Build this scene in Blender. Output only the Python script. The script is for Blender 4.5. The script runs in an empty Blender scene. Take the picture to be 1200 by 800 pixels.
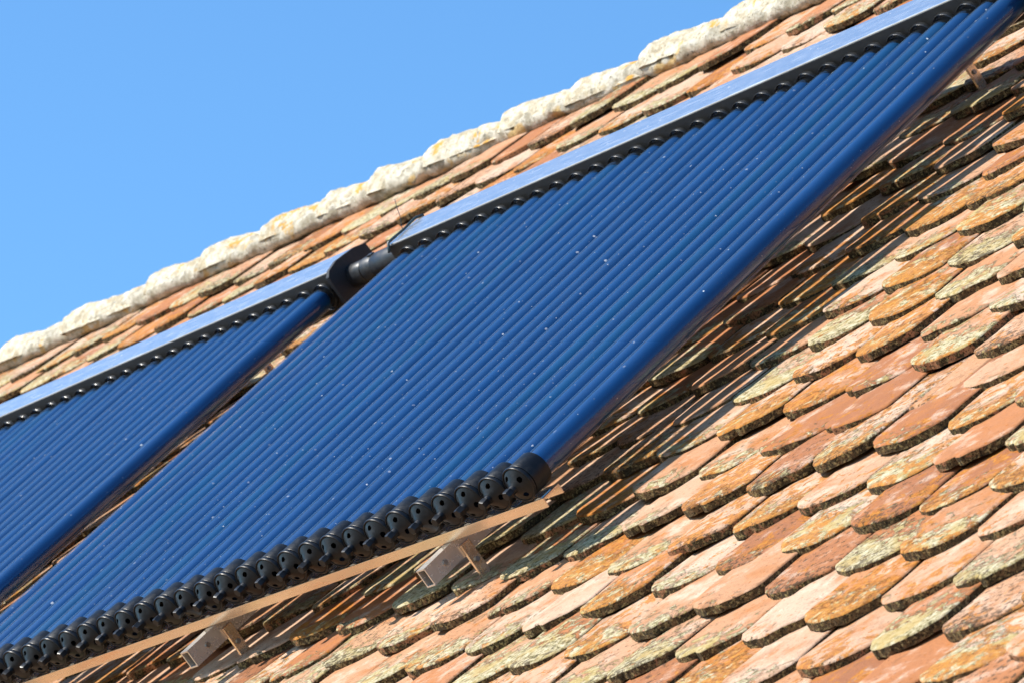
import bpy, bmesh, math, random
from mathutils import Matrix, Vector, noise, Quaternion

scene = bpy.context.scene
rad = math.radians
# ------------------------------------------------------------------ frame of the roof slope
PITCH = rad(44.172)
CP, SP = math.cos(PITCH), math.sin(PITCH)
Z0 = 4.07
# slope coordinates: u along the ridge, v up the slope, n out of the slope (n = 0 is the plane of the tube axes)
MROOF = Matrix(((1, 0, 0, 0), (0, CP, -SP, 0), (0, SP, CP, Z0), (0, 0, 0, 1)))
def W(u, v, n): return MROOF @ Vector((u, v, n))

# ------------------------------------------------------------------ camera
RC = ((0.5882750, 0.5800102, -0.5634898), (-0.2344504, -0.5445594, -0.8052876), (-0.7739286, 0.6058410, -0.1843670))
FPX = 5835.2
CAMP = Vector((7.1285249, -5.4336886, 1.9028023))
cam_data = bpy.data.cameras.new("camera")
cam = bpy.data.objects.new("camera", cam_data)
scene.collection.objects.link(cam)
cam_data.sensor_width = 36.0
cam_data.lens = FPX / 1200.0 * 36.0
cam_data.clip_start = 0.1
cam_data.clip_end = 3000
M3 = MROOF.to_3x3()
rx, dn, fw = (M3 @ Vector(r) for r in RC)
cm = Matrix((rx, -dn, -fw)).transposed().to_4x4()
cm.translation = W(*CAMP)
cam.matrix_world = cm
cam_data.dof.use_dof = True
cam_data.dof.focus_distance = 9.3
cam_data.dof.aperture_fstop = 16.0
scene.camera = cam

# ------------------------------------------------------------------ sky, sun, exposure
sun_dir = (M3 @ Vector((-0.38, -0.02, 1.0))).normalized()          # towards the sun
elev = math.asin(sun_dir.z)
world = bpy.data.worlds.new("World")
scene.world = world
world.use_nodes = True
nt = world.node_tree
sky = nt.nodes.new('ShaderNodeTexSky')
sky.sky_type = 'NISHITA'
sky.sun_disc = False
sky.sun_elevation = elev
sky.sun_rotation = math.atan2(sun_dir.x, sun_dir.y)
sky.altitude = 300
sky.air_density = 1.0
sky.dust_density = 0.8
sky.ozone_density = 10.0
bg = nt.nodes['Background']
bg.inputs['Strength'].default_value = 0.14
tint = nt.nodes.new('ShaderNodeMix'); tint.data_type = 'RGBA'; tint.blend_type = 'MULTIPLY'; tint.inputs['Factor'].default_value = 1.0
tint.inputs[7].default_value = (0.90, 1.07, 1.0, 1)                # clear, slightly cyan air
nt.links.new(sky.outputs[0], tint.inputs[6])
nt.links.new(tint.outputs[2], bg.inputs['Color'])

sl = bpy.data.lights.new("sun", 'SUN')
sl.energy = 4.6
sl.angle = rad(0.53)
sl.color = (1.0, 0.945, 0.86)
sun = bpy.data.objects.new("sun", sl)
scene.collection.objects.link(sun)
sun.rotation_euler = sun_dir.to_track_quat('Z', 'Y').to_euler()
sun.location = (0, -10, 20)

scene.render.engine = 'CYCLES'
scene.view_settings.view_transform = 'Standard'
scene.view_settings.look = 'None'
scene.view_settings.gamma = 1.0
scene.view_settings.use_curve_mapping = False
scene.view_settings.exposure = 0.85
scene.cycles.transparent_max_bounces = 24
scene.cycles.max_bounces = 8

RNG = random.Random(7)
COL = scene.collection

# ------------------------------------------------------------------ helpers
def link(o, parent=None):
    COL.objects.link(o)
    if parent is not None: o.parent = parent
    return o
def mesh_obj(name, me, parent=None, mat=None):
    o = bpy.data.objects.new(name, me)
    if mat is not None and not me.materials: me.materials.append(mat)
    return link(o, parent)
def empty(name, matrix, label, cat, group=None):
    o = bpy.data.objects.new(name, None)
    o.empty_display_size = 0.1
    link(o); o.matrix_basis = matrix
    o['label'] = label; o['category'] = cat
    if group: o['group'] = group
    return o
def from_bm(name, bm, smooth=False):
    me = bpy.data.meshes.new(name)
    bmesh.ops.recalc_face_normals(bm, faces=bm.faces)
    bm.to_mesh(me); bm.free()
    if smooth:
        for p in me.polygons: p.use_smooth = True
    return me
def box(bm, a, b, bev=0.0):
    """axis-aligned box from corner a to corner b"""
    c = [(x + y) / 2 for x, y in zip(a, b)]; s = [abs(y - x) for x, y in zip(a, b)]
    r = bmesh.ops.create_cube(bm, size=1.0, matrix=Matrix.Translation(c) @ Matrix.Diagonal((*s, 1)))
    if bev:
        es = set()
        for v in r['verts']: es.update(v.link_edges)
        bmesh.ops.bevel(bm, geom=list(es), offset=bev, segments=2, profile=0.5, affect='EDGES')
def lathe_v(bm, prof, seg=24, c=(0, 0), cap0=False, cap1=False):
    """profile of (radius, v) turned round the v axis through (u, n) = c"""
    rings = []
    for r, v in prof:
        if r < 1e-6: rings.append([bm.verts.new((c[0], v, c[1]))])
        else: rings.append([bm.verts.new((c[0] + r * math.cos(2 * math.pi * k / seg), v, c[1] + r * math.sin(2 * math.pi * k / seg))) for k in range(seg)])
    for A, B in zip(rings, rings[1:]):
        for k in range(seg):
            k2 = (k + 1) % seg
            if len(A) == 1 and len(B) == 1: continue
            if len(A) == 1: bm.faces.new((A[0], B[k], B[k2]))
            elif len(B) == 1: bm.faces.new((A[k], B[0], A[k2]))
            else: bm.faces.new((A[k], B[k], B[k2], A[k2]))
    if cap0 and len(rings[0]) > 1: bm.faces.new(rings[0])
    if cap1 and len(rings[-1]) > 1: bm.faces.new(rings[-1])
    return rings
def tube_path(bm, pts, r, seg=10, rfun=None):
    pts = [Vector(p) for p in pts]; rings = []
    up = Vector((0.12, 0.31, 0.94))
    for i, p in enumerate(pts):
        d = (pts[min(i + 1, len(pts) - 1)] - pts[max(i - 1, 0)]).normalized()
        a = d.cross(up).normalized(); b = a.cross(d)
        rr = rfun(i) if rfun else r
        rings.append([bm.verts.new(p + rr * (math.cos(2 * math.pi * k / seg) * a + math.sin(2 * math.pi * k / seg) * b)) for k in range(seg)])
    for A, B in zip(rings, rings[1:]):
        for k in range(seg): bm.faces.new((A[k], B[k], B[(k + 1) % seg], A[(k + 1) % seg]))
    bm.faces.new(rings[0]); bm.faces.new(rings[-1])
def sharpen(me, ang=35):
    bm = bmesh.new(); bm.from_mesh(me)
    for e in bm.edges:
        if len(e.link_faces) == 2: e.smooth = e.calc_face_angle(0) < rad(ang)
    for f in bm.faces: f.smooth = True
    bm.to_mesh(me); bm.free()

# ------------------------------------------------------------------ materials
class NT:
    def __init__(s, name):
        s.m = bpy.data.materials.new(name); s.m.use_nodes = True
        s.t = s.m.node_tree; s.b = s.t.nodes['Principled BSDF']; s.out = s.t.nodes['Material Output']
    def n(s, typ, **kw):
        x = s.t.nodes.new(typ)
        for k, v in kw.items(): setattr(x, k, v)
        return x
    def l(s, a, b): s.t.links.new(a, b)
    def val(s, sock, v):
        if hasattr(v, 'is_output'): s.l(v, sock)
        else: sock.default_value = v
    def math(s, op, a, b=0.0, clamp=False):
        x = s.n('ShaderNodeMath', operation=op); x.use_clamp = clamp
        s.val(x.inputs[0], a); s.val(x.inputs[1], b); return x.outputs[0]
    def noise(s, vec, scale, detail=4.0, rough=0.55, dist=0.0):
        x = s.n('ShaderNodeTexNoise'); x.inputs['Scale'].default_value = scale; x.inputs['Detail'].default_value = detail
        x.inputs['Roughness'].default_value = rough; x.inputs['Distortion'].default_value = dist
        if vec is not None: s.l(vec, x.inputs['Vector'])
        return x.outputs['Fac']
    def voro(s, vec, scale, out='Distance', rnd=1.0):
        x = s.n('ShaderNodeTexVoronoi'); x.inputs['Scale'].default_value = scale; x.inputs['Randomness'].default_value = rnd
        s.l(vec, x.inputs['Vector']); return x.outputs[out]
    def ramp(s, fac, lo, hi, a=0.0, b=1.0):
        x = s.n('ShaderNodeMapRange'); x.interpolation_type = 'SMOOTHSTEP'
        s.val(x.inputs['Value'], fac); s.val(x.inputs['From Min'], lo); s.val(x.inputs['From Max'], hi)
        x.inputs['To Min'].default_value = a; x.inputs['To Max'].default_value = b
        return x.outputs['Result']
    def cramp(s, fac, stops):
        x = s.n('ShaderNodeValToRGB'); s.l(fac, x.inputs['Fac']); cr = x.color_ramp
        while len(cr.elements) < len(stops): cr.elements.new(0.5)
        for e, (p, c) in zip(cr.elements, stops): e.position = p; e.color = (*c, 1)
        return x.outputs['Color']
    def mix(s, fac, a, b):
        x = s.n('ShaderNodeMix', data_type='RGBA'); s.val(x.inputs['Factor'], fac)
        for k, v in (('A', a), ('B', b)):
            i = [q for q in x.inputs if q.name == k and q.type == 'RGBA'][0]
            s.val(i, v if hasattr(v, 'is_output') else (*v, 1))
        return [q for q in x.outputs if q.type == 'RGBA'][0]
    def bump(s, h, strength, dist, normal=None):
        x = s.n('ShaderNodeBump'); x.inputs['Strength'].default_value = strength; x.inputs['Distance'].default_value = dist
        s.l(h, x.inputs['Height'])
        if normal is not None: s.l(normal, x.inputs['Normal'])
        return x.outputs['Normal']
    def set(s, **kw):
        for k, v in kw.items():
            i = s.b.inputs[k.replace('_', ' ')]
            if hasattr(v, 'is_output'): s.l(v, i)
            elif isinstance(v, tuple): i.default_value = (*v, 1) if len(v) == 3 else v
            else: i.default_value = v
    def comb(s, x, y, z):
        c = s.n('ShaderNodeCombineXYZ')
        for i, v in enumerate((x, y, z)): s.val(c.inputs[i], v)
        return c.outputs[0]
    def vadd(s, a, b, op='ADD'):
        x = s.n('ShaderNodeVectorMath', operation=op); s.val(x.inputs[0], a); s.val(x.inputs[1], b); return x.outputs[0]
    def obj_coord(s): return s.n('ShaderNodeTexCoord').outputs['Object']
    def piece_random(s):
        """one random number per tile: per object, or per island where many are joined"""
        a = s.n('ShaderNodeObjectInfo').outputs['Random']; b = s.n('ShaderNodeNewGeometry').outputs['Random Per Island']
        return s.math('FRACT', s.math('ADD', a, b))

def hashed(t, r, k): return t.math('FRACT', t.math('MULTIPLY', r, k))

def mat_tile_top():
    t = NT("clay_tile"); r = t.piece_random()
    uv = t.n('ShaderNodeUVMap', uv_map="UVMap").outputs[0]        # metres on the tile face: x across, y up from the tip
    off = t.comb(t.math('MULTIPLY', r, 91.7), t.math('MULTIPLY', r, 37.3), t.math('MULTIPLY', r, 13.1))
    p = t.vadd(uv, off)
    sep = t.n('ShaderNodeSeparateXYZ'); t.l(uv, sep.inputs[0]); y = sep.outputs['Y']
    r1, r2, r3, r4 = hashed(t, r, 7.31), hashed(t, r, 13.77), hashed(t, r, 29.13), hashed(t, r, 53.9)
    clay = t.cramp(r1, [(0.0, (0.42, 0.190, 0.082)), (0.20, (0.45, 0.275, 0.170)), (0.45, (0.50, 0.350, 0.245)), (0.62, (0.43, 0.230, 0.120)), (0.80, (0.37, 0.145, 0.055)), (1.0, (0.25, 0.095, 0.042))])
    big = t.noise(p, 11, 6, 0.62, 0.5)
    clay = t.mix(t.ramp(big, 0.47, 0.68, 0, 0.75), clay, (0.38, 0.140, 0.040))
    # pale bloom on the bare clay
    n4 = t.noise(t.vadd(p, (9.3, 2.1, 4)), 13, 7, 0.65)
    clay = t.mix(t.ramp(n4, 0.50, 0.68, 0, 0.7), clay, (0.57, 0.43, 0.32))
    fine = t.noise(p, 170, 5, 0.7)
    clay = t.mix(t.ramp(fine, 0.48, 0.72, 0, 0.45), clay, (0.22, 0.10, 0.055))
    # orange-brown flecks of young lichen
    v1 = t.math('ADD', t.voro(p, 52), t.math('MULTIPLY', t.math('SUBTRACT', t.noise(p, 150, 3), 0.5), 0.35))
    fleck = t.math('MULTIPLY', t.ramp(v1, 0.10, 0.24, 1, 0), t.ramp(t.noise(p, 24, 3), 0.47, 0.56))
    clay = t.mix(t.math('MULTIPLY', fleck, 0.85), clay, (0.34, 0.105, 0.012))
    v2 = t.voro(t.vadd(p, (4.4, 1.9, 0)), 85)
    clay = t.mix(t.math('MULTIPLY', t.ramp(v2, 0.10, 0.2, 0.7, 0), t.ramp(t.noise(p, 33, 3), 0.50, 0.58)), clay, (0.10, 0.05, 0.03))
    # pale grey-green crust, thicker towards the exposed lower end of many tiles
    near = t.ramp(y, 0.0, 0.16, 1.0, 0.0)
    n1 = t.noise(p, 30, 10, 0.72, 0.8)
    bias = t.math('ADD', t.math('MULTIPLY', near, 0.24), t.math('MULTIPLY', t.math('SUBTRACT', r2, 0.78), 0.36))
    lm = t.ramp(t.math('ADD', n1, bias), 0.555, 0.615)
    lc = t.cramp(t.noise(t.vadd(p, (2, 3, 1)), 85, 8, 0.75), [(0.35, (0.030, 0.028, 0.012)), (0.43, (0.18, 0.16, 0.065)), (0.50, (0.38, 0.325, 0.18)), (0.60, (0.50, 0.445, 0.30)), (0.76, (0.60, 0.56, 0.44))])
    lc = t.mix(t.ramp(t.noise(p, 17, 4), 0.48, 0.62, 0, 0.7), lc, (0.38, 0.27, 0.085))
    col = t.mix(t.math('MULTIPLY', lm, 0.92), clay, lc)
    # orange-yellow wall lichen in rosettes and smears
    n2 = t.noise(t.vadd(p, (3.3, 7.1, 0)), 27, 9, 0.70, 0.5)
    ob = t.math('MULTIPLY', t.math('SUBTRACT', r3, 0.62), 0.30)
    om = t.ramp(t.math('ADD', n2, t.math('ADD', ob, t.math('MULTIPLY', near, 0.07))), 0.565, 0.635)
    oc = t.cramp(t.noise(p, 110, 5, 0.7), [(0.32, (0.18, 0.055, 0.008)), (0.5, (0.38, 0.130, 0.012)), (0.66, (0.46, 0.205, 0.025)), (0.8, (0.50, 0.34, 0.13))])
    col = t.mix(t.math('MULTIPLY', om, 0.85), col, oc)
    gr = t.noise(t.vadd(p, (6.1, 3.2, 5)), 19, 10, 0.74, 0.7)
    col = t.mix(t.ramp(gr, 0.54, 0.67, 0, 0.45), col, (0.19, 0.085, 0.038))          # brown grime
    # dark algae: broken rim of the tile end, and some tiles mottled nearly black-green
    n3 = t.noise(t.vadd(p, (1.7, 9.4, 2)), 75, 9, 0.75)
    dk = t.ramp(y, 0.0, 0.075, 0.075, 0.0)
    dm = t.ramp(t.math('ADD', n3, t.math('ADD', dk, t.math('MULTIPLY', t.math('SUBTRACT', r4, 0.70), 0.22))), 0.575, 0.65)
    col = t.mix(t.math('MULTIPLY', dm, 0.8), col, (0.045, 0.028, 0.014))
    t.set(Base_Color=col, Roughness=0.88, Specular_IOR_Level=0.25)
    h = t.math('ADD', t.math('MULTIPLY', n1, 0.6), t.math('ADD', t.math('MULTIPLY', fine, 0.35), t.math('MULTIPLY', lm, 0.25)))
    t.set(Normal=t.bump(h, 1.0, 0.007))
    return t.m
def mat_tile_edge():
    t = NT("tile_edge_algae"); r = t.piece_random(); g = t.n('ShaderNodeNewGeometry').outputs['Position']
    n1 = t.noise(g, 120, 7, 0.7); n2 = t.noise(g, 45, 5, 0.6); r5 = hashed(t, r, 17.9)
    c = t.mix(t.ramp(n2, 0.42, 0.60), (0.060, 0.044, 0.022), (0.15, 0.095, 0.045))
    c = t.mix(t.ramp(n1, 0.50, 0.60, 0, 0.9), c, (0.34, 0.27, 0.12))
    c = t.mix(t.ramp(t.math('ADD', n2, t.math('MULTIPLY', t.math('SUBTRACT', r5, 0.8), 0.4)), 0.53, 0.60, 0, 0.85), c, (0.36, 0.17, 0.085))
    c = t.mix(t.ramp(t.noise(g, 230, 6, 0.75), 0.50, 0.58, 0, 0.9), c, (0.014, 0.011, 0.006))
    t.set(Base_Color=c, Roughness=0.92, Specular_IOR_Level=0.2, Normal=t.bump(n1, 0.8, 0.005))
    return t.m
def mat_ridge():
    t = NT("lichened_ridge"); p = t.obj_coord(); r = t.n('ShaderNodeObjectInfo').outputs['Random']
    p = t.vadd(p, t.comb(t.math('MULTIPLY', r, 31), t.math('MULTIPLY', r, 17), 0))
    n1 = t.noise(p, 26, 9, 0.72); n2 = t.noise(p, 8, 8, 0.68, 0.5); n3 = t.noise(t.vadd(p, (5, 2, 8)), 60, 6, 0.7)
    c = t.mix(t.ramp(n1, 0.40, 0.60), (0.36, 0.30, 0.20), (0.58, 0.525, 0.41))
    c = t.mix(t.ramp(t.noise(t.vadd(p, (2, 8, 1)), 16, 8, 0.7), 0.54, 0.66, 0, 0.6), c, (0.58, 0.48, 0.30))
    c = t.mix(t.ramp(n2, 0.565, 0.61, 0, 0.9), c, (0.50, 0.25, 0.030))
    c = t.mix(t.ramp(n3, 0.55, 0.66, 0, 0.7), c, (0.22, 0.19, 0.13))
    c = t.mix(t.ramp(t.noise(p, 150, 5, 0.7), 0.58, 0.66, 0, 0.8), c, (0.045, 0.038, 0.024))
    t.set(Base_Color=c, Roughness=0.93, Specular_IOR_Level=0.2, Normal=t.bump(t.math('ADD', n1, n3), 0.7, 0.008))
    return t.m
def mat_mortar():
    t = NT("lime_mortar"); p = t.obj_coord()
    n1 = t.noise(p, 30, 9, 0.7); n3 = t.noise(p, 90, 5, 0.7)
    c = t.mix(t.ramp(n1, 0.38, 0.60), (0.30, 0.26, 0.18), (0.54, 0.49, 0.39))
    c = t.mix(t.ramp(t.noise(p, 11, 6), 0.57, 0.63, 0, 0.7), c, (0.50, 0.30, 0.07))
    c = t.mix(t.ramp(n3, 0.56, 0.64, 0, 0.8), c, (0.09, 0.08, 0.05))
    t.set(Base_Color=c, Roughness=0.95, Normal=t.bump(t.math('ADD', n1, n3), 0.9, 0.01))
    return t.m
def mat_absorber():
    t = NT("blue_absorber_coating"); p = t.obj_coord(); r = t.n('ShaderNodeObjectInfo').outputs['Random']
    pz = t.vadd(p, t.comb(0, t.math('MULTIPLY', r, 50), 0))
    n = t.noise(t.vadd(pz, (1, 0.25, 1), 'MULTIPLY'), 9, 4)
    c = t.mix(t.ramp(n, 0.3, 0.7), (0.0012, 0.038, 0.130), (0.0018, 0.050, 0.165))
    c = t.mix(t.ramp(r, 0.72, 1.0, 0, 0.6), c, (0.0012, 0.066, 0.155))
    t.set(Base_Color=c, Roughness=0.30, Specular_IOR_Level=0.3, Metallic=0.30)
    return t.m
def mat_glass():
    t = NT("tube_glass"); p = t.obj_coord(); r = t.n('ShaderNodeObjectInfo').outputs['Random']
    p = t.vadd(p, t.comb(0, t.math('MULTIPLY', r, 77), 0))
    tr = t.n('ShaderNodeBsdfTransparent'); tr.inputs[0].default_value = (0.95, 0.97, 0.985, 1)
    gl = t.n('ShaderNodeBsdfGlossy'); gl.inputs['Roughness'].default_value = 0.012
    lw = t.n('ShaderNodeLayerWeight'); lw.inputs['Blend'].default_value = 0.5
    f = t.math('ADD', 0.03, t.math('MULTIPLY', t.math('POWER', lw.outputs['Facing'], 3.6), 0.96))
    f2 = t.math('MULTIPLY', t.math('DIVIDE', f, t.math('ADD', f, 1.0)), 1.8)   # two faces of a thin wall
    m1 = t.n('ShaderNodeMixShader'); t.l(f2, m1.inputs[0]); t.l(tr.outputs[0], m1.inputs[1]); t.l(gl.outputs[0], m1.inputs[2])
    # dust and droppings: sparse pale specks and short smears
    def specks(scale, thr, smax, off):
        q = t.vadd(p, off)
        v = t.n('ShaderNodeTexVoronoi'); v.inputs['Scale'].default_value = scale; t.l(q, v.inputs['Vector'])
        cs = t.n('ShaderNodeSeparateColor'); t.l(v.outputs['Color'], cs.inputs[0])
        size = t.math('MULTIPLY', t.math('POWER', cs.outputs[1], 2.5), smax)
        dist = t.math('ADD', v.outputs['Distance'], t.math('MULTIPLY', t.math('SUBTRACT', t.noise(q, scale * 5, 3, 0.6), 0.5), 0.30))
        m = t.math('MULTIPLY', t.math('LESS_THAN', dist, size), t.math('GREATER_THAN', cs.outputs[0], thr))
        return t.math('MULTIPLY', m, t.math('ADD', 0.25, t.math('MULTIPLY', cs.outputs[2], 0.6)))
    sp = t.math('MAXIMUM', specks(46, 0.50, 0.155, (0, 0, 0)), specks(100, 0.65, 0.15, (3, 1, 2)))
    st = t.vadd(p, (1.0, 0.25, 0.35), 'MULTIPLY')
    smear = t.math('MULTIPLY', t.ramp(t.noise(st, 140, 3, 0.5), 0.74, 0.79), 0.5)
    film = t.math('MULTIPLY', t.ramp(t.noise(t.vadd(p, (1, 0.3, 1), 'MULTIPLY'), 30, 6, 0.7), 0.4, 0.8), 0.008)
    sp = t.math('MULTIPLY', sp, t.ramp(t.noise(p, 5, 3), 0.40, 0.60, 0.45, 1.0))
    d = t.math('MAXIMUM', sp, t.math('MAXIMUM', smear, film))
    df = t.n('ShaderNodeBsdfDiffuse'); df.inputs[0].default_value = (0.55, 0.57, 0.58, 1)
    m2 = t.n('ShaderNodeMixShader'); t.l(d, m2.inputs[0]); t.l(m1.outputs[0], m2.inputs[1]); t.l(df.outputs[0], m2.inputs[2])
    t.l(m2.outputs[0], t.out.inputs['Surface'])
    return t.m
def mat_plastic(name, col, rough, dusty=0.25):
    t = NT(name); p = t.obj_coord()
    n = t.noise(p, 60, 6, 0.65)
    c = t.mix(t.ramp(n, 0.45, 0.75, 0, dusty), col, (0.16, 0.16, 0.16))
    t.set(Base_Color=c, Roughness=t.ramp(n, 0.3, 0.7, rough, min(1, rough + 0.2)), Normal=t.bump(t.noise(p, 300, 3), 0.15, 0.001))
    return t.m
def mat_metal(name, col, rough, spots=True, metal=1.0):
    t = NT(name); p = t.obj_coord()
    n = t.noise(t.vadd(p, (1, 6, 6), 'MULTIPLY'), 12, 5, 0.6)
    n2 = t.noise(p, 55, 6, 0.7)
    v = t.n('ShaderNodeTexVoronoi'); v.inputs['Scale'].default_value = 45; t.l(p, v.inputs['Vector'])
    cs = t.n('ShaderNodeSeparateColor'); t.l(v.outputs['Color'], cs.inputs[0])
    sp = t.math('MULTIPLY', t.math('LESS_THAN', v.outputs['Distance'], t.math('MULTIPLY', cs.outputs[1], 0.16)), t.math('GREATER_THAN', cs.outputs[0], 0.6))
    dirt = t.math('MAXIMUM', t.math('MULTIPLY', sp, 0.6 if spots else 0.0), t.ramp(n2, 0.5, 0.8, 0, 0.18))
    t.set(Base_Color=t.mix(dirt, col, (0.55, 0.50, 0.42)), Metallic=t.math('MULTIPLY', t.math('SUBTRACT', 1.0, dirt), metal), Roughness=t.ramp(n, 0.3, 0.7, rough, rough + 0.12))
    return t.m
def mat_simple(name, c1, c2, scale, rough=0.9):
    t = NT(name); p = t.obj_coord(); n = t.noise(p, scale, 8, 0.65)
    t.set(Base_Color=t.mix(t.ramp(n, 0.35, 0.65), c1, c2), Roughness=rough, Normal=t.bump(n, 0.4, 0.01)); return t.m

TILE, EDGE = mat_tile_top(), mat_tile_edge()
RIDGE, MORTAR = mat_ridge(), mat_mortar()
ABSORB, GLASS = mat_absorber(), mat_glass()
CAPM = mat_plastic("black_cap_plastic", (0.005, 0.006, 0.008), 0.28, 0.05)
CAPM.node_tree.nodes['Principled BSDF'].inputs['Specular IOR Level'].default_value = 0.25
RUBBER = mat_plastic("black_rubber", (0.012, 0.012, 0.012), 0.18, 0.08)
HFRONT = mat_plastic("header_front_dark", (0.012, 0.010, 0.008), 0.40, 0.08)  # dark reflections on the down-slope face are put into this colour
FOAM = mat_plastic("black_pipe_foam", (0.008, 0.010, 0.014), 0.36, 0.08)
PLATE = mat_plastic("black_end_plate", (0.005, 0.006, 0.009), 0.5, 0.02)
HALU = mat_metal("header_aluminium", (0.84, 0.85, 0.86), 0.16, True, 0.9)
RALU = mat_metal("rail_aluminium", (0.80, 0.66, 0.50), 0.20, False, 0.92)
LALU = mat_metal("leg_aluminium", (0.66, 0.62, 0.58), 0.18, False, 0.65)
CLIPM = mat_metal("spring_steel", (0.85, 0.86, 0.88), 0.15, False)
BOLT = mat_metal("bolt_steel", (0.35, 0.33, 0.31), 0.35, False)
DECK = mat_simple("roof_battens", (0.06, 0.04, 0.025), (0.11, 0.075, 0.05), 20)
WALL = mat_simple("limewashed_wall", (0.62, 0.56, 0.46), (0.70, 0.65, 0.56), 3)
GROUND = mat_simple("gravel_yard", (0.20, 0.17, 0.12), (0.36, 0.30, 0.22), 1.2)
CABLE = mat_plastic("cable_sheath", (0.012, 0.03, 0.035), 0.35, 0.1)

# ------------------------------------------------------------------ ground
bm = bmesh.new()
G = 600.0
vs = [bm.verts.new((x, y, 0)) for x, y in ((-G, -G), (G, -G), (G, G), (-G, G))]
bm.faces.new(vs)
g = mesh_obj("ground", from_bm("ground", bm), None, GROUND); g['kind'] = 'structure'

# ------------------------------------------------------------------ house
U0, U1 = -10.2, 3.4
VR = 3.212                 # ridge line, on the slope
VE = -2.45                # eaves
ND = -0.200               # upper face of the roof deck
yr, zr = W(0, VR, ND).y, W(0, VR, ND).z
ye, ze = W(0, VE, ND).y, W(0, VE, ND).z
yb = 2 * yr - ye
house = empty("house", Matrix.Translation((U0 + U1, 0, 0)) @ Matrix.Translation((-(U0 + U1) / 2, yr, 0)),
              "old house with lichen-covered beaver-tail tile roof and mortared cream ridge", "house")
HI = house.matrix_basis.inverted()
# walls: one closed body with gables under the roof
bm = bmesh.new()
wa, wb = U0 + 0.25, U1 - 0.25
prof = [(ye + 0.35, 0.0), (ye + 0.35, ze + 0.10), (yr, zr - 0.24), (yb - 0.35, ze + 0.10), (yb - 0.35, 0.0)]
A = [bm.verts.new((wa, y, z)) for y, z in prof]; B = [bm.verts.new((wb, y, z)) for y, z in prof]
bm.faces.new(A); bm.faces.new(B)
for i in range(5): bm.faces.new((A[i], A[(i + 1) % 5], B[(i + 1) % 5], B[i]))
wall = mesh_obj("wall", from_bm("wall", bm), house, WALL); wall.matrix_basis = HI
# roof deck: two slabs meeting at the ridge, in slope coordinates
bm = bmesh.new()
MI = MROOF.inverted()
def slab(y0, z0, y1, z1, th):
    q = []
    for u in (U0, U1):
        for (y, z) in ((y0, z0), (y1, z1), (y1, z1 - th), (y0, z0 - th)): q.append(bm.verts.new(MI @ Vector((u, y, z))))
    a, b = q[:4], q[4:]
    bm.faces.new(a); bm.faces.new(b)
    for i in range(4): bm.faces.new((a[i], a[(i + 1) % 4], b[(i + 1) % 4], b[i]))
slab(ye, ze, yr, zr, 0.14); slab(yr + 0.0005, zr, yb, ze, 0.14)
roof = mesh_obj("roof", from_bm("roof", bm), house, DECK); roof.matrix_basis = HI @ MROOF

# ------------------------------------------------------------------ tiles
TT = 0.0145; TW = 0.176; TL = 0.36; STEP = 0.155; COLW = 0.181
def tile_mesh(seed, length, hi=True):
    rg = random.Random(seed)
    dep = rg.uniform(0.042, 0.066); pw = rg.uniform(1.9, 2.7); skew = rg.uniform(-0.006, 0.006)
    nx = 22 if hi else 8
    xs = [-1 + 2 * i / nx for i in range(nx + 1)]
    if hi: xs = [-1, -0.965] + xs[1:-1] + [0.965, 1]
    ys = [0, 0.004, 0.02, 0.06, 0.13, 0.2, 1] if hi else [0, 0.05, 1]
    camb = rg.uniform(0.001, 0.005); tw = rg.uniform(-0.004, 0.004); bow = rg.uniform(-0.002, 0.004)
    chip = rg.uniform(-0.8, 0.8) if rg.random() < 0.2 else None
    verts, faces, uvs, fm = [], [], [], []
    o = Vector((seed * 1.7, seed * 0.9, 0))
    for j, y in enumerate(ys):
        for i, x in enumerate(xs):
            ye_ = dep * abs(x) ** pw + skew * x
            ye_ += 0.0045 * noise.noise(o + Vector((x * 3, 0, 0))) + 0.0026 * noise.noise(o + Vector((x * 9, 5, 0))) + 0.0016 * noise.noise(o + Vector((x * 23, 2, 0)))
            if chip is not None: ye_ += 0.010 * max(0, 1 - abs(x - chip) / 0.22)
            yy = ye_ + (y if y < 1 else length - ye_) if y < 1 else length
            if y < 1: yy = min(yy, length - 0.01 * (len(ys) - j))
            px = x * TW / 2 + 0.0016 * noise.noise(o + Vector((x, yy * 30, 3)))
            z = -camb * x * x + tw * x * (1 - yy / length) + bow * (1 - yy / length) + 0.0022 * noise.noise(o + Vector((x * 2.2, yy * 22, 9)))
            if hi and (j == 0 or i == 0 or i == len(xs) - 1): z -= 0.0028
            verts.append((px, yy, z))
    n = len(xs)
    for j in range(len(ys) - 1):
        for i in range(n - 1): faces.append((j * n + i, j * n + i + 1, (j + 1) * n + i + 1, (j + 1) * n + i)); fm.append(0)
    ring = [i for i in range(n)] + [j * n + n - 1 for j in range(1, len(ys))] + [(len(ys) - 1) * n + i for i in range(n - 2, -1, -1)] + [j * n for j in range(len(ys) - 2, 0, -1)]
    base = len(verts)
    for k in ring:
        x, y, z = verts[k]
        q = noise.noise(o + Vector((x * 60, y * 60, 4)))
        verts.append((x * 0.985, y + (0.002 * q if y < 0.1 else 0), z - TT + 0.0015 * q))
    m = len(ring)
    for k in range(m):
        k2 = (k + 1) % m
        faces.append((ring[k2], ring[k], base + k, base + k2)); fm.append(1)
    faces.append(tuple(base + k for k in range(m - 1, -1, -1))); fm.append(1)
    return verts, faces, fm
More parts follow.
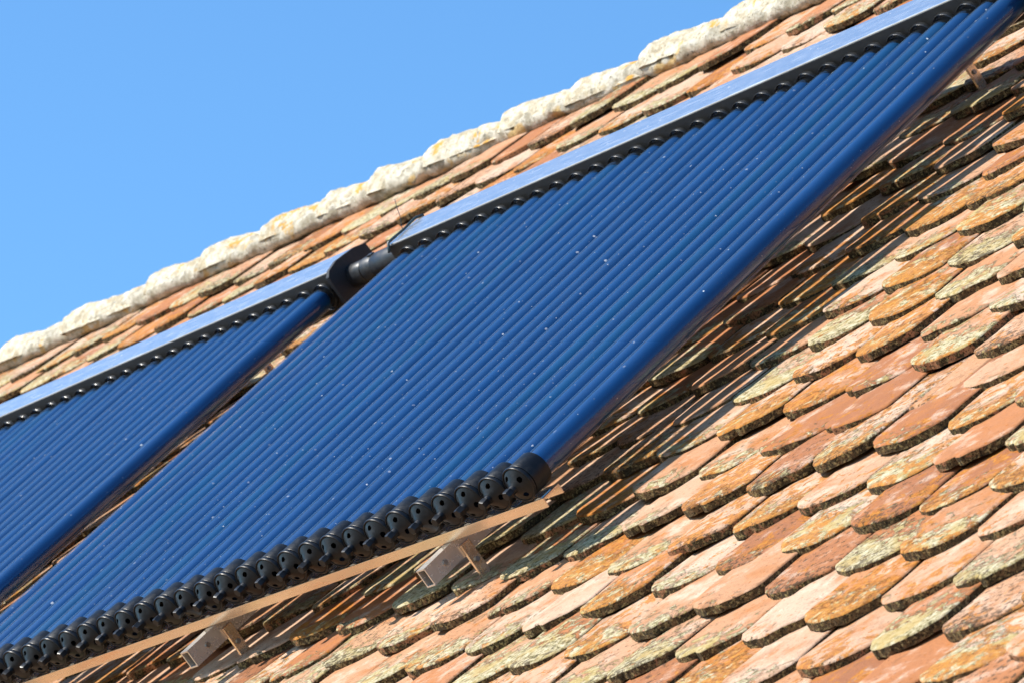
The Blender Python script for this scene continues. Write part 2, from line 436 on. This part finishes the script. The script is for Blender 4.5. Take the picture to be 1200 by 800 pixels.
def build_tiles(name, items):
    """items: list of (verts, faces, fm, matrix); joined into one mesh with a UV map in tile metres"""
    V, F, FM, UV = [], [], [], []
    for vv, ff, fm, mt in items:
        b = len(V)
        V.extend([tuple(mt @ Vector(q)) for q in vv] if mt is not None else vv)
        UV.extend((q[0], q[1]) for q in vv)
        F.extend(tuple(b + i for i in f) for f in ff); FM.extend(fm)
    me = bpy.data.meshes.new(name); me.from_pydata(V, [], F)
    me.materials.append(TILE); me.materials.append(EDGE)
    me.polygons.foreach_set('material_index', FM)
    me.polygons.foreach_set('use_smooth', [m == 0 for m in FM])
    ul = me.uv_layers.new(name="UVMap")
    vi = [0] * len(me.loops); me.loops.foreach_get('vertex_index', vi)
    flat = []
    for i in vi: flat.extend(UV[i])
    ul.data.foreach_set('uv', flat)
    me.update()
    return me

# where each tile lies
def sag(u, v):
    return 0.010 * noise.noise(Vector((u * 0.9, v * 0.9, 3.3))) + 0.008 * noise.noise(Vector((u * 0.35, v * 0.5, 8)))
tiles = []
k0 = int(math.floor((VE + 0.204) / STEP))
for k in range(k0, 23):
    vk = -0.204 + STEP * k
    if vk < VE - 0.06 or vk > VR - 0.22: continue
    length = min(TL, VR - 0.015 - vk)
    off = (0.140 if k % 2 == 0 else 0.140 + COLW / 2) + RNG.uniform(-0.008, 0.008)
    i0 = int(math.ceil((U0 + 0.09 - off) / COLW)); i1 = int(math.floor((U1 - 0.09 - off) / COLW))
    for i in range(i0, i1 + 1):
        u = off + i * COLW + RNG.gauss(0, 0.0022)
        v = vk + RNG.gauss(0, 0.0055) - 0.035 * max(0.0, min(1.0, u - 0.9))
        if RNG.random() < 0.05: v -= RNG.uniform(0.008, 0.022)
        n = ND + 3 * TT + 0.001 + max(0, RNG.gauss(0.005, 0.004)) + sag(u, vk)
        tilt = -2 * TT / (2 * STEP) + RNG.gauss(0, 0.010)
        L = length if v + length < VR else VR - v - 0.004
        tiles.append(dict(u=u, v=v, n=n, tilt=tilt, rz=RNG.gauss(0, 0.012), ry=RNG.gauss(0, 0.012), L=round(length, 3), seed=RNG.randrange(14)))
def tile_matrix(t):
    return Matrix.Translation((t['u'], t['v'], t['n'])) @ Matrix.Rotation(t['rz'], 4, 'Z') @ Matrix.Rotation(t['ry'], 4, 'Y') @ Matrix.Rotation(t['tilt'], 4, 'X')

# which tiles does the photograph show, and how large
LU = -2.546 - 29 * 0.075
RECTS = ((-2.21, 0.03, -0.04, 1.86), (LU - 0.05, -2.51, -0.04, 1.86))
def seen(u, v, n):
    d = Vector((u, v, n)) - CAMP
    c = [sum(a * b for a, b in zip(r, d)) for r in RC]
    px, py = 600 + FPX * c[0] / c[2], 400 + FPX * c[1] / c[2]
    if not (-5 < px < 1205 and -5 < py < 805): return 0.0
    s = (0.0 - CAMP.z) / (n - CAMP.z); a, b = CAMP.x + s * (u - CAMP.x), CAMP.y + s * (v - CAMP.y)
    for (a0, a1, b0, b1) in RECTS:
        if a0 < a < a1 and b0 < b < b1: return 0.0
    s = (0.054 - CAMP.z) / (n - CAMP.z); b = CAMP.y + s * (v - CAMP.y)
    if v > 1.86 and 1.74 < b < 1.858: return 0.0
    return 1.0 / c[2] ** 2
for t in tiles:
    t['s'] = sum(seen(t['u'] + a * 0.07, t['v'] + b, t['n']) for a in (-1, -0.5, 0, 0.5, 1) for b in (0.01, 0.05, 0.09, 0.14))
ranked = sorted((t for t in tiles if t['s'] > 0), key=lambda t: -t['s'])
single = ranked[:300]; ids = set(id(t) for t in single)
cache = {}
for t in single:
    key = (t['seed'], t['L'])
    if key not in cache: cache[key] = build_tiles("clay_tile", [(*tile_mesh(t['seed'] + 1, t['L']), None)])
    o = bpy.data.objects.new("roof_tile", cache[key]); link(o, roof); o.matrix_basis = tile_matrix(t)
rest = []
lows = {}
for t in tiles:
    if id(t) in ids: continue
    hi = t['s'] > 0
    key = (t['seed'], t['L'], hi)
    if key not in lows: lows[key] = tile_mesh(t['seed'] + 1, t['L'], hi)
    rest.append((*lows[key], tile_matrix(t)))
o = mesh_obj("roof_tiles", build_tiles("roof_tiles", rest), roof); o['kind'] = 'stuff'

# ------------------------------------------------------------------ ridge: tapered half-round tiles bedded in mortar
RIM = MROOF.inverted()                                  # ridge pieces are shaped in world metres about the ridge line
yR, zR = W(0, VR, ND + 0.043).y, W(0, VR, ND + 0.043).z + 0.002
starts = [U0 + 0.02]
known = [-6.40, -6.02, -5.62, -5.15, -4.84, -4.517, -4.211, -3.95, -3.681, -3.323, -3.011, -2.684, -2.34, -1.99]
u = known[0] - 0.36
pre = []
while u > U0 + 0.2: pre.append(u); u -= 0.36
starts += sorted(pre) + known
u = known[-1] + 0.35
while u < U1 - 0.25: starts.append(u); u += 0.35
starts.append(U1 - 0.02)
for a, b in zip(starts, starts[1:]):
    rg = random.Random(int((a + 20) * 1000))
    bm = bmesh.new(); ns, na = 26, 26; rows = []
    ln = b - a + 0.035; lift = rg.uniform(-0.006, 0.008); big = rg.uniform(0.96, 1.08)
    for i in range(ns + 1):
        f = i / ns; x = a + ln * f
        R_ = (0.088 - 0.024 * f) * big
        if i == 0: R_ *= 0.955
        row = []
        for j in range(na + 1):
            th = math.pi * j / na
            q = Vector((x * 9, math.cos(th) * 2, math.sin(th) * 2))
            rr = R_ * (1 + 0.08 * noise.noise(q) + 0.06 * noise.noise(q * 2.7) + 0.045 * noise.noise(q * 6.1) + 0.025 * noise.noise(q * 13))
            row.append(bm.verts.new((x, yR + 1.02 * rr * -math.cos(th), zR - 0.056 + lift + 1.08 * rr * math.sin(th))))
        rows.append(row)
    for A, B in zip(rows, rows[1:]):
        for j in range(na): bm.faces.new((A[j], A[j + 1], B[j + 1], B[j]))
    bm.faces.new(rows[0]); bm.faces.new(rows[-1])
    bmesh.ops.transform(bm, matrix=RIM, verts=bm.verts)
    o = mesh_obj("ridge_tile", from_bm("ridge_tile", bm, True), roof, RIDGE)
# mortar bedding: an uneven bead along each lip of the ridge tiles
for side in (-1, 1):
    bm = bmesh.new(); rows = []; nseg = 1100
    for i in range(nseg + 1):
        x = U0 + 0.03 + (U1 - U0 - 0.06) * i / nseg; row = []
        wob = 0.014 * noise.noise(Vector((x * 3.1, side, 0))) + 0.010 * noise.noise(Vector((x * 9, side, 4)))
        for (w, h) in ((0.040, 0.016), (0.060, 0.004), (0.074, -0.012), (0.081 + 0.6 * wob, -0.026), (0.082 + wob, -0.038 - 0.5 * wob), (0.072 + wob, -0.056), (0.04, -0.058)):
            e = 0.009 * noise.noise(Vector((x * 17, w * 40, side))) + 0.006 * noise.noise(Vector((x * 48, w * 90, side + 7))) + 0.003 * noise.noise(Vector((x * 110, w * 160, side + 3)))
            row.append(bm.verts.new((x, yR + side * (w + e), zR - 0.018 + h + e)))
        rows.append(row)
    for A, B in zip(rows, rows[1:]):
        for j in range(7): bm.faces.new((A[j], A[(j + 1) % 7], B[(j + 1) % 7], B[j]))
    bm.faces.new(rows[0]); bm.faces.new(rows[-1])
    bmesh.ops.transform(bm, matrix=RIM, verts=bm.verts)
    mesh_obj("mortar_bed", from_bm("mortar_bed", bm, True), roof, MORTAR)

# ------------------------------------------------------------------ collector pieces (local axes: u, v, n; origin at the foot of the last tube)
VT = 1.75
def glass_mesh():
    bm = bmesh.new(); r = 0.029
    lathe_v(bm, [(0, -0.004), (0.012, -0.002), (0.022, 0.006), (r, 0.022), (r, 0.6), (r, 1.2), (r, VT + 0.02)], 32)
    return from_bm("glass_tube", bm, True)
def core_mesh():
    bm = bmesh.new(); r = 0.0258
    lathe_v(bm, [(0, 0.004), (0.014, 0.008), (r - 0.003, 0.016), (r, 0.03), (r, 0.6), (r, 1.2), (r, VT - 0.034), (r * 0.93, VT - 0.022), (r * 0.7, VT - 0.013), (r * 0.35, VT - 0.008), (0, VT - 0.007)], 28)
    return from_bm("absorber", bm, True)
def cap_mesh():
    bm = bmesh.new(); seg = 48
    # cup with a raised bead, then the domed end pierced by four oval holes
    outer = [(0.0315, 0.022), (0.0345, 0.022), (0.0352, 0.019), (0.0358, -0.0235), (0.0352, -0.0248), (0.0334, -0.0255), (0.0334, -0.0275), (0.0366, -0.0285), (0.0373, -0.0305), (0.0373, -0.0335), (0.0364, -0.0350), (0.0345, -0.0350), (0.0338, -0.0335)]
    lathe_v(bm, outer, seg)
    dome = [(0.0338, -0.0335), (0.0315, -0.0352), (0.0285, -0.0372), (0.0262, -0.0388), (0.0222, -0.0414), (0.0190, -0.0436), (0.0160, -0.0458), (0.0125, -0.0482), (0.0098, -0.0505)]
    fine = []
    for (r0, v0), (r1, v1) in zip(dome, dome[1:]):
        fine += [(r0, v0), ((r0 + r1) / 2, (v0 + v1) / 2)]
    fine.append(dome[-1]); sg = 96
    rings = [[bm.verts.new((r * math.cos(2 * math.pi * k / sg), v, r * math.sin(2 * math.pi * k / sg))) for k in range(sg)] for r, v in fine]
    for j in range(len(fine) - 1):
        rm = (fine[j][0] + fine[j + 1][0]) / 2
        for k in range(sg):
            th = 2 * math.pi * (k + 0.5) / sg
            d = min(abs((th - c + math.pi) % (2 * math.pi) - math.pi) for c in (0.65, 2.22, 3.79, 5.36)) * rm
            if (d / 0.0058) ** 2 + ((rm - 0.0230) / 0.0046) ** 2 < 1: continue
            bm.faces.new((rings[j][k], rings[j + 1][k], rings[j + 1][(k + 1) % sg], rings[j][(k + 1) % sg]))
    # knob: neck, six-sided head
    lathe_v(bm, [(0.0098, -0.048), (0.0088, -0.055), (0.0080, -0.0585)], 20, cap0=True)
    lathe_v(bm, [(0.0098, -0.0585), (0.0104, -0.060), (0.0100, -0.0715), (0.0085, -0.074), (0.0, -0.074)], 6, cap0=True)
    me = from_bm("cap", bm); sharpen(me, 38); return me
def ring_mesh():
    bm = bmesh.new()
    lathe_v(bm, [(0.0292, VT), (0.0292, VT - 0.004), (0.0330, VT - 0.004), (0.0345, VT - 0.009), (0.0358, VT - 0.010), (0.0368, VT - 0.008), (0.0372, VT)], 32)
    me = from_bm("socket_ring", bm); sharpen(me, 50); return me
def clip_mesh():
    bm = bmesh.new()
    # bent spring strip: foot on the rail, small pointed tongue in front, tab at the mouth of the cup
    box(bm, (-0.010, -0.0150, -0.0455), (0.010, 0.014, -0.0443))
    pts = [(-0.006, -0.0145, -0.0445), (0.006, -0.0145, -0.0445), (0.002, -0.0185, -0.0390), (-0.001, -0.0190, -0.0375)]
    a = [bm.verts.new(p) for p in pts]; b = [bm.verts.new((p[0], p[1] + 0.0010, p[2])) for p in pts]
    bm.faces.new(a); bm.faces.new(b)
    for i in range(4): bm.faces.new((a[i], a[(i + 1) % 4], b[(i + 1) % 4], b[i]))
    return from_bm("clip", bm)
def tab_mesh():
    bm = bmesh.new(); box(bm, (-0.0345, 0.016, 0.008), (-0.0315, 0.032, 0.024), 0.0006)
    return from_bm("clip_tab", bm)
ME_TAB = tab_mesh()
ME_GLASS, ME_CORE, ME_CAP, ME_RING, ME_CLIP = glass_mesh(), core_mesh(), cap_mesh(), ring_mesh(), clip_mesh()
ME_GLASS.materials.append(GLASS); ME_CORE.materials.append(ABSORB); ME_CAP.materials.append(CAPM)
ME_TAB.materials.append(CLIPM); ME_RING.materials.append(RUBBER); ME_CLIP.materials.append(CLIPM)

HV0, HV1, HN0, HN1 = VT, 1.872, -0.052, 0.054
NT_ = 30; PT = 0.075
def channel_v(bm, u0, u1, v0, v1, n0, n1, th=0.003):
    """box section lying along v with an open lower end"""
    box(bm, (u0, v0, n1 - th), (u1, v1, n1)); box(bm, (u0, v0, n0), (u1, v1, n0 + th))
    box(bm, (u0, v0 + 0.0006, n0 + th), (u0 + th, v1 - 0.0006, n1 - th)); box(bm, (u1 - th, v0 + 0.0006, n0 + th), (u1, v1 - 0.0006, n1 - th))
PLATE_PROF = [(1.728, -0.066), (1.728, 0.046), (1.742, 0.058), (1.776, 0.0655), (1.846, 0.0605), (1.882, 0.050), (1.886, -0.020), (1.862, -0.066)]
def collector(u_last, label, plates, legs):
    root = empty("solar_collector", MROOF @ Matrix.Translation((u_last, 0, 0)), label, "solar collector", "solar collectors on the roof")
    ul = -(NT_ - 1) * PT - 0.062; ur = 0.066
    # header: aluminium shell with a socket front whose dark reflections are painted in
    bm = bmesh.new()
    box(bm, (ul, HV0 + 0.004, HN0), (ur, HV1, HN1), 0.0025)
    header = mesh_obj("header", from_bm("header", bm), root, HALU)
    bm = bmesh.new(); box(bm, (ul + 0.001, HV0, HN0 + 0.004), (ur - 0.001, HV0 + 0.0036, HN1 - 0.0035))
    mesh_obj("front_panel", from_bm("front_panel", bm), header, HFRONT)
    for side in plates:
        x0 = ur - 0.002 if side > 0 else ul - 0.010
        bm = bmesh.new()
        a = [bm.verts.new((x0, v, n)) for v, n in PLATE_PROF]; b = [bm.verts.new((x0 + 0.012, v, n)) for v, n in PLATE_PROF]
        bm.faces.new(a); bm.faces.new(b)
        for i in range(len(a)): bm.faces.new((a[i], a[(i + 1) % len(a)], b[(i + 1) % len(a)], b[i]))
        bmesh.ops.bevel(bm, geom=list(bm.edges), offset=0.0015, segments=2, profile=0.5, affect='EDGES')
        mesh_obj("end_plate", from_bm("end_plate", bm), header, PLATE)
    # tubes, each with absorber, cap, socket ring and clip
    for i in range(NT_):
        x = -i * PT
        g_ = bpy.data.objects.new("glass_tube", ME_GLASS); link(g_, root)
        g_.matrix_basis = Matrix.Translation((x, 0, RNG.gauss(0, 0.0006)))
        for nm, me in (("absorber", ME_CORE), ("end_cap", ME_CAP), ("socket_ring", ME_RING), ("clip", ME_CLIP), ("clip_tab", ME_TAB)):
            c = bpy.data.objects.new(nm, me); link(c, g_)
            if nm == "end_cap": c.matrix_basis = Matrix.Translation((0, RNG.gauss(0, 0.0015), 0)) @ Matrix.Rotation(RNG.uniform(-1.2, 1.2), 4, 'Y')
            if nm == "absorber": c.matrix_basis = Matrix.Rotation(RNG.uniform(0, 6.28), 4, 'Y') @ Matrix.Translation((0, RNG.uniform(-0.004, 0.003), 0))
            if nm == "clip": c.matrix_basis = Matrix.Translation((RNG.gauss(0, 0.003), 0, 0))
    # bottom rail
    bm = bmesh.new()
    r0, r1 = ul - 0.02, 0.022
    box(bm, (r0, -0.0215, -0.0650), (r1, -0.0185, -0.0450), 0.0006)
    box(bm, (r0 + 0.0005, -0.0180, -0.0490), (r1 - 0.0005, 0.0250, -0.0457))
    box(bm, (r0, 0.0256, -0.0650), (r1, 0.0285, -0.0450))
    mesh_obj("bottom_rail", from_bm("bottom_rail", bm), root, RALU)
    # legs under the tubes with roof hooks
    for lu in legs:
        bm = bmesh.new(); channel_v(bm, lu - 0.013, lu + 0.013, -0.110, 1.90, -0.1050, -0.0662)
        leg = mesh_obj("leg", from_bm("leg", bm), root, LALU)
        bm = bmesh.new(); lathe_v(bm, [(0, 0), (0.0058, 0), (0.0058, 0.004), (0.0, 0.004)], 6)
        bmesh.ops.rotate(bm, verts=bm.verts, cent=(0, 0, 0), matrix=Matrix.Rotation(-math.pi / 2, 3, 'Z'))
        bmesh.ops.translate(bm, verts=bm.verts, vec=(lu + 0.0128, -0.062, -0.086))
        mesh_obj("bolt", from_bm("bolt", bm), leg, BOLT)
        for hv in (-0.012, 1.78):
            bm = bmesh.new()
            box(bm, (lu + 0.0136, hv - 0.002, -0.168), (lu + 0.0196, hv + 0.024, -0.082), 0.0008)      # upright strap
            mesh_obj("roof_hook", from_bm("roof_hook", bm), leg, RALU)
            bm = bmesh.new(); lathe_v(bm, [(0, 0), (0.0055, 0), (0.0055, 0.0035), (0.0, 0.0035)], 6)
            bmesh.ops.rotate(bm, verts=bm.verts, cent=(0, 0, 0), matrix=Matrix.Rotation(-math.pi / 2, 3, 'Z'))
            bmesh.ops.translate(bm, verts=bm.verts, vec=(lu + 0.0194, hv + 0.011, -0.122))
            mesh_obj("bolt", from_bm("bolt", bm), leg, BOLT)
    return root
collector(0.0, "tube solar collector with its lower row of black end caps and rail in view", (1,), (-0.300, -1.125, -1.950))
collector(-2.546, "tube solar collector whose header ends in a bare black plate at the pipe joint", (-1, 1), (-0.450, -1.125, -1.800))

# ------------------------------------------------------------------ pipe between the headers, sensor cable
pu0, pu1 = -2.546 + 0.0765, -29 * PT - 0.0625
pipe = empty("insulated_pipe", MROOF @ Matrix.Translation((pu0, 1.80, 0.006)), "short black foam-wrapped pipe joining the two collector headers", "pipe")
def along_u(prof, name, mat, sm=True):
    bm = bmesh.new(); rings = lathe_v(bm, prof, 28, cap0=True, cap1=True)
    bmesh.ops.rotate(bm, verts=bm.verts, cent=(0, 0, 0), matrix=Matrix.Rotation(-math.pi / 2, 3, 'Z'))
    for v in bm.verts: v.co += v.co.normalized() * 0.0015 * noise.noise(v.co * 45)
    me = from_bm(name, bm); sharpen(me, 45)
    return mesh_obj(name, me, pipe, mat)
Lp = pu1 - pu0
along_u([(0.028, 0.0), (0.0295, 0.004), (0.0295, 0.048), (0.027, 0.052)], "collar", FOAM)
along_u([(0.022, 0.046), (0.0265, 0.056), (0.031, 0.060), (0.0315, 0.088), (0.029, 0.094), (0.0285, 0.099), (0.0318, 0.104), (0.0322, 0.15), (0.0316, Lp - 0.004), (0.029, Lp)], "foam_sleeve", FOAM)
bm = bmesh.new(); box(bm, (0.086, -0.006, 0.027), (0.106, 0.006, 0.0345), 0.001)
mesh_obj("tie_clip", from_bm("tie_clip", bm), pipe, FOAM)
# cable along the end edge of the header top, with a thin stray wire
cab = empty("sensor_cable", MROOF @ Matrix.Translation((pu1 + 0.004, 1.75, 0.056)), "thin dark teal sensor cable lying over the end of a header", "cable")
bm = bmesh.new(); pts = []
for i in range(22):
    f = i / 21
    pts.append((0.006 + 0.002 * math.sin(f * 7), -0.012 + 0.150 * f, 0.0035 - 0.02 * max(0, 0.1 - f) * 10 + 0.001 * math.sin(f * 9) - 0.05 * max(0, f - 0.85)))
tube_path(bm, pts, 0.0036, 8)
mesh_obj("sheath", from_bm("sheath", bm, True), cab, CABLE)
bm = bmesh.new()
tube_path(bm, [(0.014, 0.055, 0.004), (0.0150, 0.060, 0.016), (0.0150, 0.072, 0.035), (0.0140, 0.080, 0.055), (0.0155, 0.088, 0.075)], 0.0009, 6)
mesh_obj("wire", from_bm("wire", bm, True), cab, CABLE)
